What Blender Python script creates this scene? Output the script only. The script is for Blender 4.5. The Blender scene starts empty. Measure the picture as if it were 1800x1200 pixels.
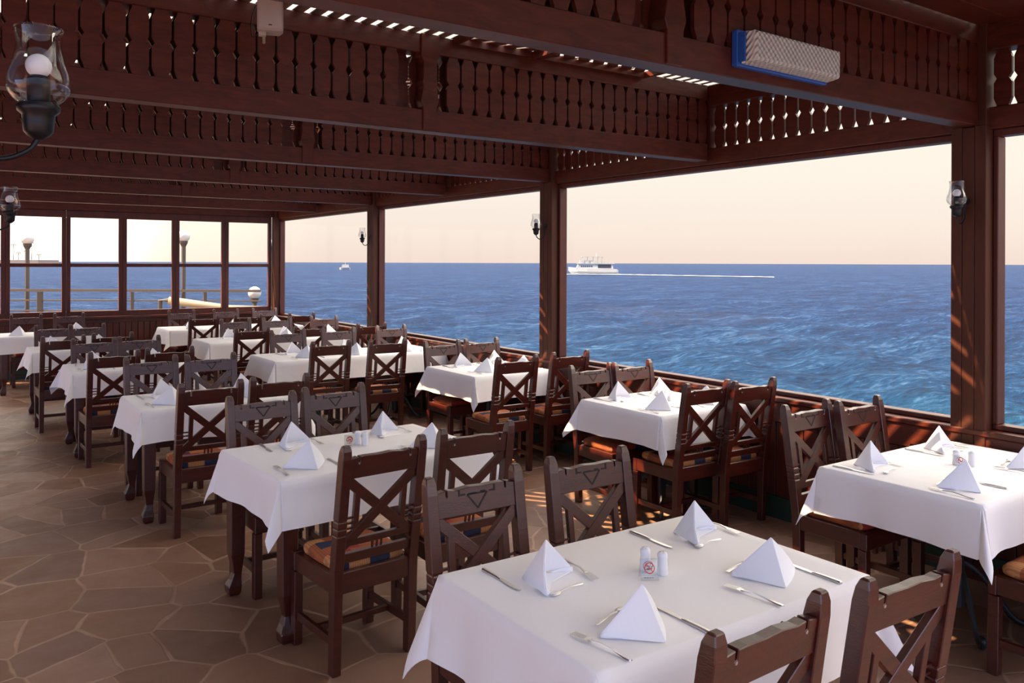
import bpy, bmesh, math, random
from mathutils import Vector, Matrix
random.seed(4)
R = math.radians
S = bpy.context.scene
COL = S.collection
# ------------------------------------------------------------------ camera
TH = math.atan(1000/1450.0)
cam_d = bpy.data.cameras.new('camera'); cam = bpy.data.objects.new('camera', cam_d); COL.objects.link(cam)
cam_d.sensor_width = 36.0; cam_d.lens = 36.0*1450/1800
cam_d.clip_start = 0.05; cam_d.clip_end = 60000
cam.location = (0, 0, 1.75)
cam.rotation_euler = (R(90), 0, -TH)
cam.rotation_mode = 'QUATERNION'
q = (Matrix.Rotation(-TH, 4, 'Z') @ Matrix.Rotation(R(90), 4, 'X') @ Matrix.Rotation(R(0.20), 4, 'Z'))
cam.rotation_quaternion = q.to_quaternion()
cam_d.shift_y = -(600-462.0)/1800.0
S.camera = cam
# ------------------------------------------------------------------ sky
SUN_TRAVEL = Vector((1.0, -0.32, -1.30)).normalized()
W = bpy.data.worlds.new('sky'); S.world = W; W.use_nodes = True
nt = W.node_tree; nt.nodes.clear()
def N(t, typ, **kw):
    n = t.nodes.new(typ)
    for k, v in kw.items(): setattr(n, k, v)
    return n
def ramp(t, fac, stops, mode='LINEAR'):
    n = N(t, 'ShaderNodeValToRGB'); cr = n.color_ramp; cr.interpolation = mode
    while len(cr.elements) > 1: cr.elements.remove(cr.elements[-1])
    cr.elements[0].position = stops[0][0]; cr.elements[0].color = (*stops[0][1], 1)
    for p, c in stops[1:]:
        e = cr.elements.new(p); e.color = (*c, 1)
    t.links.new(fac, n.inputs[0]); return n.outputs[0]
def math_n(t, op, a, b=None, clamp=False):
    n = N(t, 'ShaderNodeMath', operation=op); n.use_clamp = clamp
    for i, x in enumerate((a, b)):
        if x is None: continue
        if isinstance(x, (int, float)): n.inputs[i].default_value = x
        else: t.links.new(x, n.inputs[i])
    return n.outputs[0]
def mixc(t, fac, a, b, mode='MIX'):
    n = N(t, 'ShaderNodeMix', data_type='RGBA', blend_type=mode)
    for s, x in ((n.inputs[0], fac), (n.inputs[6], a), (n.inputs[7], b)):
        if isinstance(x, (int, float)): s.default_value = x
        elif isinstance(x, tuple): s.default_value = (*x, 1)
        else: t.links.new(x, s)
    return n.outputs[2]
tc = N(nt, 'ShaderNodeTexCoord')
sx = N(nt, 'ShaderNodeSeparateXYZ'); nt.links.new(tc.outputs['Generated'], sx.inputs[0])
elev = math_n(nt, 'MULTIPLY', sx.outputs[2], 1.0, True)
sky_front = ramp(nt, elev, [(0.0, (0.95, 0.77, 0.67)), (0.035, (1.0, 0.86, 0.75)), (0.10, (1.04, 0.95, 0.83)), (0.27, (1.10, 1.0, 0.88)), (0.42, (6.6, 5.9, 5.0)), (0.75, (6.6, 6.0, 5.4)), (1.0, (4.6, 4.6, 4.9))])  # high sea-side band, out of view, boosted to light the tabletops
# unseen sky behind the terrace, tinted blue and brightened to light the room
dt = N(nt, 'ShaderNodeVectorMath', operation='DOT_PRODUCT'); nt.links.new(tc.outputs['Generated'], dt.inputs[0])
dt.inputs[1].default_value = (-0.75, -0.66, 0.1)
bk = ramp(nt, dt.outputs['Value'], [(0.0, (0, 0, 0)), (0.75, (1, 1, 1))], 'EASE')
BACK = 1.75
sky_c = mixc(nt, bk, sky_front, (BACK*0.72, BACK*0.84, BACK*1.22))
# glow around the low sun, up and to the left of the bay
dg = N(nt, 'ShaderNodeVectorMath', operation='DOT_PRODUCT'); nt.links.new(tc.outputs['Generated'], dg.inputs[0])
dg.inputs[1].default_value = tuple(Vector((0.05, 1.0, 0.07)).normalized())
gl = ramp(nt, dg.outputs['Value'], [(0.94, (0, 0, 0)), (0.985, (0.22, 0.18, 0.11)), (0.9985, (1.3, 1.2, 1.0))], 'EASE')
sky_c = mixc(nt, 1.0, sky_c, gl, 'ADD')
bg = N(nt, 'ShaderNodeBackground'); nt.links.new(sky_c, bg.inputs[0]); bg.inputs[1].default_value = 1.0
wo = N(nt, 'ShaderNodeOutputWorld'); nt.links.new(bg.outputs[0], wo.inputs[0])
# ------------------------------------------------------------------ sun
sd = bpy.data.lights.new('sun', 'SUN'); sun = bpy.data.objects.new('sun', sd); COL.objects.link(sun)
sd.energy = 24.0; sd.color = (1.0, 0.72, 0.42); sd.angle = R(0.5)
sun.rotation_euler = SUN_TRAVEL.to_track_quat('-Z', 'Y').to_euler(); sun.location = (-8, 5, 9)
S.view_settings.view_transform = 'Standard'; S.view_settings.look = 'None'
S.view_settings.gamma = 1.0; S.view_settings.exposure = 0.0; S.view_settings.use_curve_mapping = False

# ------------------------------------------------------------------ materials
def mat(name, color=(0.5, 0.5, 0.5), rough=0.5, metal=0.0, spec=0.5, build=None, **kw):
    m = bpy.data.materials.new(name); m.use_nodes = True; t = m.node_tree
    b = t.nodes['Principled BSDF']
    b.inputs['Base Color'].default_value = (*color, 1); b.inputs['Roughness'].default_value = rough
    b.inputs['Metallic'].default_value = metal; b.inputs['Specular IOR Level'].default_value = spec
    for k, v in kw.items(): b.inputs[k.replace('_', ' ')].default_value = v
    if build: build(t, b)
    return m
def coords(t, kind='Object', scale=(1, 1, 1), rot=(0, 0, 0)):
    c = N(t, 'ShaderNodeTexCoord'); mp = N(t, 'ShaderNodeMapping'); mp.inputs['Scale'].default_value = scale
    mp.inputs['Rotation'].default_value = rot
    t.links.new(c.outputs[kind], mp.inputs[0]); return mp.outputs[0]
def noise(t, vec, scale, detail=4, rough=0.55, dist=0.0):
    n = N(t, 'ShaderNodeTexNoise'); n.inputs['Scale'].default_value = scale; n.inputs['Detail'].default_value = detail
    n.inputs['Roughness'].default_value = rough; n.inputs['Distortion'].default_value = dist
    t.links.new(vec, n.inputs['Vector']); return n.outputs['Fac']
def bump(t, b, h, strength=0.3, dist=0.01):
    n = N(t, 'ShaderNodeBump'); n.inputs['Strength'].default_value = strength; n.inputs['Distance'].default_value = dist
    t.links.new(h, n.inputs['Height']); t.links.new(n.outputs[0], b.inputs['Normal'])
def wood_fn(c1, c2, scale=(9, 9, 9), bs=0.25):
    def f(t, b):
        v = coords(t, 'Object', scale)
        h = noise(t, v, 1.0, 6, 0.6, 0.6)
        t.links.new(ramp(t, h, [(0.3, c1), (0.7, c2)]), b.inputs['Base Color'])
        v2 = coords(t, 'Object', tuple(s*6 for s in scale)); h2 = noise(t, v2, 1.0, 4, 0.65)
        bump(t, b, h2, bs, 0.0015)
    return f
WOOD = mat('dark mahogany stain', rough=0.42, spec=0.28, build=wood_fn((0.048, 0.0090, 0.0048), (0.095, 0.0175, 0.0085), (7, 7, 30)))
WOODC = mat('dark mahogany chair lacquer', rough=0.30, spec=0.85, build=wood_fn((0.034, 0.0045, 0.0024), (0.070, 0.0092, 0.0042), (10, 10, 40), 0.45))
WOODR = mat('reddish stained planks', rough=0.42, spec=0.4, build=wood_fn((0.050, 0.0090, 0.0050), (0.095, 0.017, 0.008), (6, 30, 2)))
WOODP = mat('dark post stain', rough=0.5, spec=0.2, build=wood_fn((0.046, 0.014, 0.008), (0.078, 0.022, 0.011), (12, 12, 2)))
ROOF = mat('weathered roof slats', rough=0.6, spec=0.3, build=wood_fn((0.060, 0.017, 0.009), (0.11, 0.032, 0.016), (20, 3, 10)))
GREEN = mat('dark green base paint', (0.012, 0.035, 0.025), 0.5)
DARKMARK = mat('dark groove shade and badge', (0.012, 0.005, 0.004), 0.7)  # near-black standing in for groove shade; also the speaker badge
def cloth_fn(t, b):
    v = coords(t, 'Object', (1, 1, 1)); h = noise(t, v, 3.5, 3, 0.5, 0.3)
    v2 = coords(t, 'Object', (1, 1, 1)); h2 = noise(t, v2, 240, 1, 0.5)
    bump(t, b, math_n(t, 'ADD', math_n(t, 'MULTIPLY', h, 1.0), math_n(t, 'MULTIPLY', h2, 0.012)), 0.35, 0.02)
CLOTH = mat('white table linen', (0.90, 0.87, 0.86), 0.85, spec=0.15, build=cloth_fn)
NAPK = mat('white napkin linen', (0.88, 0.88, 0.93), 0.85, spec=0.15)
STEEL = mat('polished steel', (0.74, 0.72, 0.71), 0.32, metal=1.0)
CERAM = mat('white ceramic', (0.85, 0.85, 0.88), 0.2)
IRON = mat('black iron', (0.015, 0.015, 0.018), 0.4, metal=0.6)
IRONB = mat('dark painted cast iron', (0.03, 0.032, 0.035), 0.45, metal=0.3)
BULB = mat('frosted white bulb glass', (0.85, 0.85, 0.86), 0.25)
def glass_mat(name, tint=(1, 1, 1), refl=0.06, edge=0.5):
    m = bpy.data.materials.new(name); m.use_nodes = True; t = m.node_tree; t.nodes.clear()
    tr = N(t, 'ShaderNodeBsdfTransparent'); tr.inputs[0].default_value = (*tint, 1)
    g = N(t, 'ShaderNodeBsdfGlossy'); g.inputs['Roughness'].default_value = 0.03
    lw = N(t, 'ShaderNodeLayerWeight'); lw.inputs[0].default_value = 0.3
    f = math_n(t, 'MULTIPLY_ADD', lw.outputs['Facing'], edge); t.nodes[-1].inputs[2].default_value = refl
    mx = N(t, 'ShaderNodeMixShader'); t.links.new(f, mx.inputs[0]); t.links.new(tr.outputs[0], mx.inputs[1]); t.links.new(g.outputs[0], mx.inputs[2])
    o = N(t, 'ShaderNodeOutputMaterial'); t.links.new(mx.outputs[0], o.inputs[0]); return m
PANE = glass_mat('window glass', (0.985, 0.985, 0.985), 0.0, 0.04)
LGLASS = glass_mat('thin lamp glass', (0.95, 0.955, 0.96), 0.01, 0.32)
ACRYL = glass_mat('clear acrylic', (0.95, 0.96, 0.96), 0.05, 0.25)
REDINK = mat('red print', (0.65, 0.07, 0.04), 0.5)
DARKINK = mat('dark print', (0.08, 0.05, 0.05), 0.5)
PLAS = mat('beige speaker plastic', (0.42, 0.37, 0.34), 0.5)
BLUEP = mat('blue plastic base', (0.02, 0.09, 0.36), 0.4)
def diff_fn(t, b):
    v = coords(t, 'Object', (1, 1, 1), (0, R(0), R(0)))
    w1 = N(t, 'ShaderNodeTexWave', wave_type='BANDS', bands_direction='DIAGONAL'); w1.inputs['Scale'].default_value = 22
    t.links.new(v, w1.inputs[0]); v2 = coords(t, 'Object', (-1, 1, 1))
    w2 = N(t, 'ShaderNodeTexWave', wave_type='BANDS', bands_direction='DIAGONAL'); w2.inputs['Scale'].default_value = 22
    t.links.new(v2, w2.inputs[0])
    h = math_n(t, 'ADD', w1.outputs['Fac'], w2.outputs['Fac']); bump(t, b, h, 0.9, 0.006)
    t.links.new(ramp(t, math_n(t, 'MULTIPLY', h, 0.5), [(0.0, (0.46, 0.44, 0.38)), (1.0, (0.64, 0.61, 0.54))]), b.inputs['Base Color'])
DIFF = mat('prismatic diffuser plastic', rough=0.25, build=diff_fn)
def cush_fn(t, b):
    v = coords(t, 'Object', (9, 9, 9), (0, 0, R(4)))
    ck = N(t, 'ShaderNodeTexBrick'); t.links.new(v, ck.inputs[0])
    ck.inputs['Scale'].default_value = 1.0; ck.inputs['Mortar Size'].default_value = 0.0; ck.inputs['Brick Width'].default_value = 0.9; ck.inputs['Row Height'].default_value = 0.7
    ck.inputs['Color1'].default_value = (0, 0, 0, 1); ck.inputs['Color2'].default_value = (1, 1, 1, 1)
    c = ramp(t, ck.outputs['Color'], [(0.0, (0.36, 0.10, 0.035)), (0.22, (0.52, 0.19, 0.07)), (0.45, (0.030, 0.035, 0.07)), (0.58, (0.33, 0.035, 0.02)), (0.74, (0.56, 0.24, 0.09)), (0.9, (0.40, 0.12, 0.05))], 'CONSTANT')
    st = N(t, 'ShaderNodeTexWave', wave_type='BANDS', bands_direction='X'); st.inputs['Scale'].default_value = 3.2; st.inputs['Distortion'].default_value = 1.5
    t.links.new(v, st.inputs[0])
    c = mixc(t, math_n(t, 'MULTIPLY', ramp(t, st.outputs['Fac'], [(0.6, (0, 0, 0)), (0.75, (1, 1, 1))]), 0.35), c, (0.06, 0.03, 0.03))
    t.links.new(c, b.inputs['Base Color'])
    bump(t, b, noise(t, coords(t), 260, 2), 0.3, 0.002)
CUSH = mat('patchwork orange and blue cushion fabric', rough=0.8, spec=0.2, build=cush_fn)
def floor_fn(t, b):
    v = coords(t, 'Object', (1, 1, 1))
    nz = N(t, 'ShaderNodeTexNoise'); nz.inputs['Scale'].default_value = 1.3; nz.inputs['Detail'].default_value = 3; t.links.new(v, nz.inputs['Vector'])
    sub = N(t, 'ShaderNodeVectorMath', operation='MULTIPLY_ADD'); t.links.new(nz.outputs['Color'], sub.inputs[0])
    sub.inputs[1].default_value = (0.14, 0.14, 0.0); t.links.new(v, sub.inputs[2])
    def vor(scale, feat, rnd=1.0):
        n = N(t, 'ShaderNodeTexVoronoi', feature=feat, voronoi_dimensions='2D'); n.inputs['Scale'].default_value = scale; n.inputs['Randomness'].default_value = rnd
        t.links.new(sub.outputs[0], n.inputs['Vector']); return n
    e = vor(2.9, 'DISTANCE_TO_EDGE').outputs['Distance']
    thick = math_n(t, 'MULTIPLY', noise(t, v, 2.6, 4), 0.11)
    edge = math_n(t, 'SUBTRACT', e, math_n(t, 'SUBTRACT', thick, 0.044))
    g = ramp(t, edge, [(0.0, (1, 1, 1)), (0.022, (0, 0, 0))])
    cc = vor(2.9, 'F1').outputs['Color']
    sp = N(t, 'ShaderNodeSeparateColor'); t.links.new(cc, sp.inputs[0])
    stone = ramp(t, sp.outputs[0], [(0.0, (0.17, 0.078, 0.044)), (0.3, (0.28, 0.140, 0.082)), (0.55, (0.22, 0.12, 0.085)), (0.8, (0.33, 0.175, 0.115)), (1.0, (0.36, 0.225, 0.17))])
    stone = mixc(t, math_n(t, 'MULTIPLY', noise(t, v, 6, 6, 0.65), 0.6), stone, (0.17, 0.085, 0.052))
    c = mixc(t, math_n(t, 'MULTIPLY', g, math_n(t, 'ADD', math_n(t, 'MULTIPLY', noise(t, v, 1.6, 3), 2.2), -0.55), True), stone, (0.46, 0.29, 0.19))
    t.links.new(c, b.inputs['Base Color'])
    hh = math_n(t, 'ADD', math_n(t, 'MULTIPLY', g, -0.4), math_n(t, 'MULTIPLY', noise(t, v, 14, 5, 0.6), 0.35))
    bump(t, b, hh, 0.35, 0.01)
    t.links.new(ramp(t, noise(t, v, 5, 4), [(0.3, (0.34, 0.34, 0.34)), (0.7, (0.6, 0.6, 0.6))]), b.inputs['Roughness'])
FLOOR = mat('irregular flagstone paving', rough=0.45, spec=0.4, build=floor_fn)
DECKM = mat('pale deck screed', (0.20, 0.15, 0.10), 0.8)
RAILM = mat('weathered brown rail', (0.045, 0.034, 0.028), 0.6)
TUBEM = mat('cream painted tube', (0.15, 0.125, 0.09), 0.6)
GLOBE = mat('opal globe', (0.42, 0.42, 0.42), 0.3)
BOATW = mat('white hull paint', (0.34, 0.36, 0.38), 0.4)
BOATD = mat('boat window tint and opening shade', (0.03, 0.03, 0.035), 0.3)
FOAM = mat('white foam', (0.22, 0.24, 0.27), 0.9)
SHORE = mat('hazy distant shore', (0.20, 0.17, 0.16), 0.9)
def sea_fn(t, b):
    g = N(t, 'ShaderNodeNewGeometry'); P = g.outputs['Position']
    def mp(s, rz=0):
        m = N(t, 'ShaderNodeMapping'); m.inputs['Scale'].default_value = s; m.inputs['Rotation'].default_value = (0, 0, rz); t.links.new(P, m.inputs[0]); return m.outputs[0]
    n1 = noise(t, mp((0.07, 0.20, 0.1), R(-35)), 1.0, 4, 0.55, 0.3)
    n2 = noise(t, mp((1.2, 2.9, 1.2), R(-35)), 1.0, 7, 0.72, 0.4)
    n4 = noise(t, mp((0.22, 0.62, 0.3), R(-30)), 1.0, 5, 0.65, 0.3)
    h = math_n(t, 'ADD', math_n(t, 'MULTIPLY', n1, 1.6), math_n(t, 'ADD', math_n(t, 'MULTIPLY', n4, 0.9), math_n(t, 'MULTIPLY', n2, 0.5)))
    sxp = N(t, 'ShaderNodeVectorMath', operation='LENGTH'); t.links.new(P, sxp.inputs[0])
    far = math_n(t, 'LOGARITHM', sxp.outputs['Value'], 10.0)     # shallow near the terrace, deep further out
    base = ramp(t, math_n(t, 'DIVIDE', far, 4.0), [(0.36, (0.005, 0.054, 0.105)), (0.41, (0.003, 0.031, 0.090)), (0.50, (0.0018, 0.0205, 0.080)), (0.70, (0.0014, 0.0185, 0.078)), (1.0, (0.002, 0.019, 0.072))])
    dark = mixc(t, 1.0, base, (0.25, 0.33, 0.42), 'MULTIPLY')  # wave shading put into the colour: troughs darkened
    mixn = math_n(t, 'ADD', math_n(t, 'MULTIPLY', n2, 0.5), math_n(t, 'ADD', math_n(t, 'MULTIPLY', n4, 0.32), math_n(t, 'MULTIPLY', n1, 0.18)))
    c = mixc(t, ramp(t, mixn, [(0.43, (0, 0, 0)), (0.54, (1, 1, 1))]), dark, base)
    c = mixc(t, math_n(t, 'MULTIPLY', ramp(t, mixn, [(0.53, (0, 0, 0)), (0.62, (1, 1, 1))]), 0.8), c, (0.038, 0.085, 0.165))
    t.links.new(c, b.inputs['Base Color'])
    bump(t, b, h, 0.8, 0.7)
SEA = mat('sea water', rough=0.6, spec=0.03, build=sea_fn)

# ------------------------------------------------------------------ mesh helpers
class MB:
    def __init__(s): s.bm = bmesh.new()
    def verts(s, co): return [s.bm.verts.new(c) for c in co]
    def poly_prism(s, pts, ax, a, b):
        """extrude closed 2D polygon pts between a and b along axis ax ('x','y','z')"""
        def P(p, w):
            return {'x': (w, p[0], p[1]), 'y': (p[0], w, p[1]), 'z': (p[0], p[1], w)}[ax]
        A = s.verts([P(p, a) for p in pts]); B = s.verts([P(p, b) for p in pts]); n = len(pts)
        s.bm.faces.new(A); s.bm.faces.new(B[::-1])
        for i in range(n): s.bm.faces.new((A[i], B[i], B[(i+1) % n], A[(i+1) % n]))
        return s
    def box(s, x0, x1, y0, y1, z0, z1):
        return s.poly_prism([(x0, y0), (x1, y0), (x1, y1), (x0, y1)], 'z', z0, z1)
    def bar(s, p, q, w, h, up=(0, 0, 1)):
        p = Vector(p); q = Vector(q); d = (q-p).normalized(); up = Vector(up)
        sd_ = d.cross(up); 
        if sd_.length < 1e-4: sd_ = d.cross(Vector((0, 1, 0)))
        sd_.normalize(); u = sd_.cross(d).normalized()
        off = [sd_*a*w/2+u*b*h/2 for a, b in ((-1, -1), (1, -1), (1, 1), (-1, 1))]
        A = s.verts([p+o for o in off]); B = s.verts([q+o for o in off])
        s.bm.faces.new(A); s.bm.faces.new(B[::-1])
        for i in range(4): s.bm.faces.new((A[i], B[i], B[(i+1) % 4], A[(i+1) % 4]))
        return s
    def tube(s, pts, r, n=10, cap=True):
        pts = [Vector(p) for p in pts]; rings = []; prev = None
        for i, p in enumerate(pts):
            d = (pts[min(i+1, len(pts)-1)]-pts[max(i-1, 0)]).normalized()
            if prev is None:
                a = d.cross(Vector((0, 0, 1)));
                if a.length < 1e-3: a = d.cross(Vector((1, 0, 0)))
            else: a = prev - d*prev.dot(d)
            a.normalize(); prev = a; b = d.cross(a)
            rr = r[i] if isinstance(r, (list, tuple)) else r
            rings.append(s.verts([p+(a*math.cos(2*math.pi*k/n)+b*math.sin(2*math.pi*k/n))*rr for k in range(n)]))
        for A, B in zip(rings, rings[1:]):
            for k in range(n): s.bm.faces.new((A[k], A[(k+1) % n], B[(k+1) % n], B[k]))
        if cap: s.bm.faces.new(rings[0][::-1]); s.bm.faces.new(rings[-1])
        return s
    def lathe(s, prof, c=(0, 0, 0), n=24, cap=True):
        c = Vector(c); rings = []
        for r, z in prof: rings.append(s.verts([c+Vector((r*math.cos(2*math.pi*k/n), r*math.sin(2*math.pi*k/n), z)) for k in range(n)]))
        for A, B in zip(rings, rings[1:]):
            for k in range(n): s.bm.faces.new((A[k], A[(k+1) % n], B[(k+1) % n], B[k]))
        if cap: s.bm.faces.new(rings[0][::-1]); s.bm.faces.new(rings[-1])
        return s
    def sphere(s, c, r, n=16, m=10, sc=(1, 1, 1)):
        prof = [(max(1e-4, r*math.sin(math.pi*i/m)), -r*math.cos(math.pi*i/m)) for i in range(m+1)]
        v0 = len(s.bm.verts); s.lathe(prof, (0, 0, 0), n); s.bm.verts.ensure_lookup_table()
        for v in s.bm.verts[v0:]: v.co = Vector((v.co.x*sc[0], v.co.y*sc[1], v.co.z*sc[2]))+Vector(c)
        return s
    def sections(s, secs):
        """loft of closed rings (lists of 3D points)"""
        rings = [s.verts(x) for x in secs]; n = len(secs[0])
        for A, B in zip(rings, rings[1:]):
            for k in range(n): s.bm.faces.new((A[k], A[(k+1) % n], B[(k+1) % n], B[k]))
        s.bm.faces.new(rings[0][::-1]); s.bm.faces.new(rings[-1]); return s
    def build(s, name, m, parent=None, bevel=0, smooth=False, seg=1, loc=None, weld=False):
        bm = s.bm
        if weld: bmesh.ops.remove_doubles(bm, verts=bm.verts, dist=1e-5)
        bmesh.ops.recalc_face_normals(bm, faces=bm.faces)
        if bevel:
            ed = [e for e in bm.edges if len(e.link_faces) == 2 and e.calc_face_angle(0) > 0.5]
            bmesh.ops.bevel(bm, geom=ed, offset=bevel, segments=seg, affect='EDGES', clamp_overlap=True)
        me = bpy.data.meshes.new(name); bm.to_mesh(me); bm.free()
        if smooth:
            for p in me.polygons: p.use_smooth = True
        me.materials.append(m)
        o = bpy.data.objects.new(name, me); COL.objects.link(o)
        if parent: o.parent = parent
        if loc: o.location = loc
        return o
def tag(o, label, cat=None, group=None, kind=None):
    if label: o['label'] = label
    if cat: o['category'] = cat
    if group: o['group'] = group
    if kind: o['kind'] = kind
    return o
def empty(name, loc=(0, 0, 0), rz=0.0):
    o = bpy.data.objects.new(name, None); COL.objects.link(o); o.location = loc; o.rotation_euler = (0, 0, rz); o.empty_display_size = 0.1
    return o
def struct(o): o['kind'] = 'structure'; return o
KIDS = {}
def copy_tree(o, parent=None):
    c = o.copy(); COL.objects.link(c)
    if parent: c.parent = parent
    for ch in KIDS.setdefault(o.name, [x for x in o.children]): copy_tree(ch, c)
    return c
def place(proto, used, loc, rz, label, group=None):
    o = proto if not used[0] else copy_tree(proto)
    used[0] = True; o.location = loc; o.rotation_euler = (0, 0, rz); o['label'] = label
    if group: o['group'] = group
    return o
def bez(p, n=8):
    """Catmull-Rom through points"""
    P = [Vector(x) for x in p]; P = [2*P[0]-P[1]]+P+[2*P[-1]-P[-2]]; out = []
    for i in range(1, len(P)-2):
        for k in range(n):
            t = k/n; a, b, c, d = P[i-1], P[i], P[i+1], P[i+2]
            out.append(0.5*((2*b)+(-a+c)*t+(2*a-5*b+4*c-d)*t*t+(-a+3*b-3*c+d)*t**3))
    out.append(P[-2]); return out

UW = 4.72       # inner face of the sea wall
VF = 14.15      # inner face of the far wall
VB = -2.0       # where the terrace is cut off behind the camera
UL = -4.2       # open land side of the terrace
ZR = 3.09
# ------------------------------------------------------------------ floor
struct(MB().box(UL-3, UW+0.25, VB-2.5, VF+0.2, -0.2, 0).build('floor', FLOOR))
# ------------------------------------------------------------------ sea
def build_sea():
    m = MB(); n = 200; rs = []; r = 14.0
    while r < 40000: rs.append(r); r *= 1.030 if r < 300 else 1.12
    a0, a1 = R(-75), R(115)
    rings = []
    for r in rs:
        rings.append(m.verts([(r*math.sin(a0+(a1-a0)*k/n), r*math.cos(a0+(a1-a0)*k/n), -4.25) for k in range(n+1)]))
    for A, B in zip(rings, rings[1:]):
        for k in range(n): m.bm.faces.new((A[k], B[k], B[k+1], A[k+1]))
    for v in m.bm.verts:
        x, y = v.co.x, v.co.y; d = math.hypot(x, y); amp = 0.22*max(0.0, 1-d/500)
        v.co.z += amp*(math.sin(0.55*x-0.35*y+1.5*math.sin(0.13*y))+0.6*math.sin(1.1*x+0.5*y+2*math.sin(0.21*x))+0.4*math.sin(-0.9*x+1.7*y))
    o = m.build('sea', SEA, smooth=True)
    tag(o, 'deep blue choppy sea stretching to the horizon beyond the windows', 'sea', kind='stuff')
build_sea()
# ------------------------------------------------------------------ sea wall with posts
POSTS = [-1.58, 2.35, 6.28, 10.20, 14.13]
def sea_wall():
    w0, w1 = UW, UW+0.16
    m = MB()
    m.box(w0+0.045, w1, VB, VF+0.2, 0, 0.80)
    struct(m.build('wall_right', WOODR, bevel=0))
    # vertical planks and sill board
    m = MB(); v = VB
    while v < VF-0.12:
        if not any(abs(v+0.05-p) < 0.13 for p in POSTS): m.box(w0+0.028, w0+0.0449, v+0.003, v+0.108, 0.15, 0.66)
        v += 0.111
    struct(m.build('trim_1', WOODR, bevel=0.003))
    m = MB().box(w0+0.005, w0+0.0449, VB, VF, 0.665, 0.80); struct(m.build('trim_2', WOOD, bevel=0.004))
    m = MB().box(w0-0.012, w1+0.03, VB, VF+0.15, 0.801, 0.835); struct(m.build('trim_3', WOOD, bevel=0.006))
    m = MB().box(w0+0.004, w0+0.0449, VB, VF, 0.0, 0.15); struct(m.build('baseboard_right', GREEN))
    # lintel and top beams
    struct(MB().box(w0+0.04, w1, VB, VF+0.15, 2.50, 2.62).build('trim_4', WOOD, bevel=0.004))
    struct(MB().box(w0+0.02, w1-0.02, VB, VF+0.15, 2.93, ZR).build('trim_5', WOOD, bevel=0.004))
    for i, p in enumerate(POSTS):
        t = empty('wall_post', (w0, p, 0)); t['kind'] = 'structure'
        t.name = 'trim_%d' % (20+i)
        m = MB()
        for k, (a, b) in enumerate(((-0.095, -0.035), (-0.033, 0.033), (0.035, 0.095))):
            m.box(-0.003, 0.17, a, b, 0.0 if i < 4 else 0, 2.5195 if k != 1 else 2.515)
        m.build('post', WOODP, t, bevel=0.003)
        MB().box(0.0, 0.165, -0.095, 0.095, 2.52, ZR).build('upper_post', WOODP, t, bevel=0.003)
    # windows: each bay a frame and one large pane
    for i, (a, b) in enumerate(zip(POSTS, POSTS[1:])):
        a += 0.096; b -= 0.096
        t = empty('window_%d' % (i+1), (w0+0.13, 0, 0)); t['kind'] = 'structure'
        m = MB(); f = 0.028
        m.box(-0.055, 0.03, a, b, 0.836, 0.865); m.box(-0.055, 0.03, a, b, 2.46, 2.499)
        m.box(-0.055, 0.03, a, a+f, 0.865, 2.46); m.box(-0.055, 0.03, b-f, b, 0.865, 2.46)
        m.build('window_frame', WOODR, t, bevel=0.004)
        MB().box(-0.003, 0.003, a+f, b-f, 0.865, 2.46).build('pane', PANE, t)
sea_wall()
# ------------------------------------------------------------------ far wall with ten-light windows
def far_wall():
    struct(MB().box(-2.4, UW+0.16, VF+0.03, VF+0.13, 0, 0.86).build('wall_far', WOODR))
    m = MB(); u = -2.4
    while u < UW-0.05: m.box(u+0.004, u+0.085, VF+0.008, VF+0.0299, 0.14, 0.80); u += 0.09
    struct(m.build('trim_6', WOODR, bevel=0.003))
    struct(MB().box(-2.4, UW, VF-0.005, VF+0.0299, 0.0, 0.14).build('baseboard_far', GREEN))
    struct(MB().box(-2.4, UW-0.002, VF-0.025, VF+0.15, 0.861, 0.90).build('trim_7', WOODR, bevel=0.004))
    struct(MB().box(-2.4, UW+0.1, VF+0.0, VF+0.12, 2.53, ZR).build('trim_8', WOOD, bevel=0.003))
    k = 0; u = 4.70
    while u > -1.5:
        a, b = u-0.785, u-0.0
        t = empty('window_%d' % (k+5), ((a+b)/2, VF+0.06, 0)); t['kind'] = 'structure'
        h = (b-a)/2; m = MB(); s_ = 0.056
        m.box(-h, h, -0.03, 0.03, 0.902, 0.985); m.box(-h, h, -0.03, 0.03, 2.42, 2.528)
        m.box(-h, -h+s_, -0.03, 0.03, 0.985, 2.42); m.box(h-s_, h, -0.03, 0.03, 0.985, 2.42)
        m.box(-h+s_, h-s_, -0.025, 0.025, 1.665, 1.72)
        m.build('window_frame', WOODR, t, bevel=0.004)
        MB().box(-h+s_, h-s_, -0.003, 0.003, 0.985, 1.665).build('pane', PANE, t)
        MB().box(-h+s_, h-s_, -0.003, 0.003, 1.72, 2.42).build('pane', PANE, t)
        if k % 2 == 0: struct(MB().box(a-0.006, a+0.0, VF+0.035, VF+0.085, 0.902, 2.528).build('trim_%d' % (80+k), WOODR))
        u -= 0.79; k += 1
far_wall()
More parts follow.
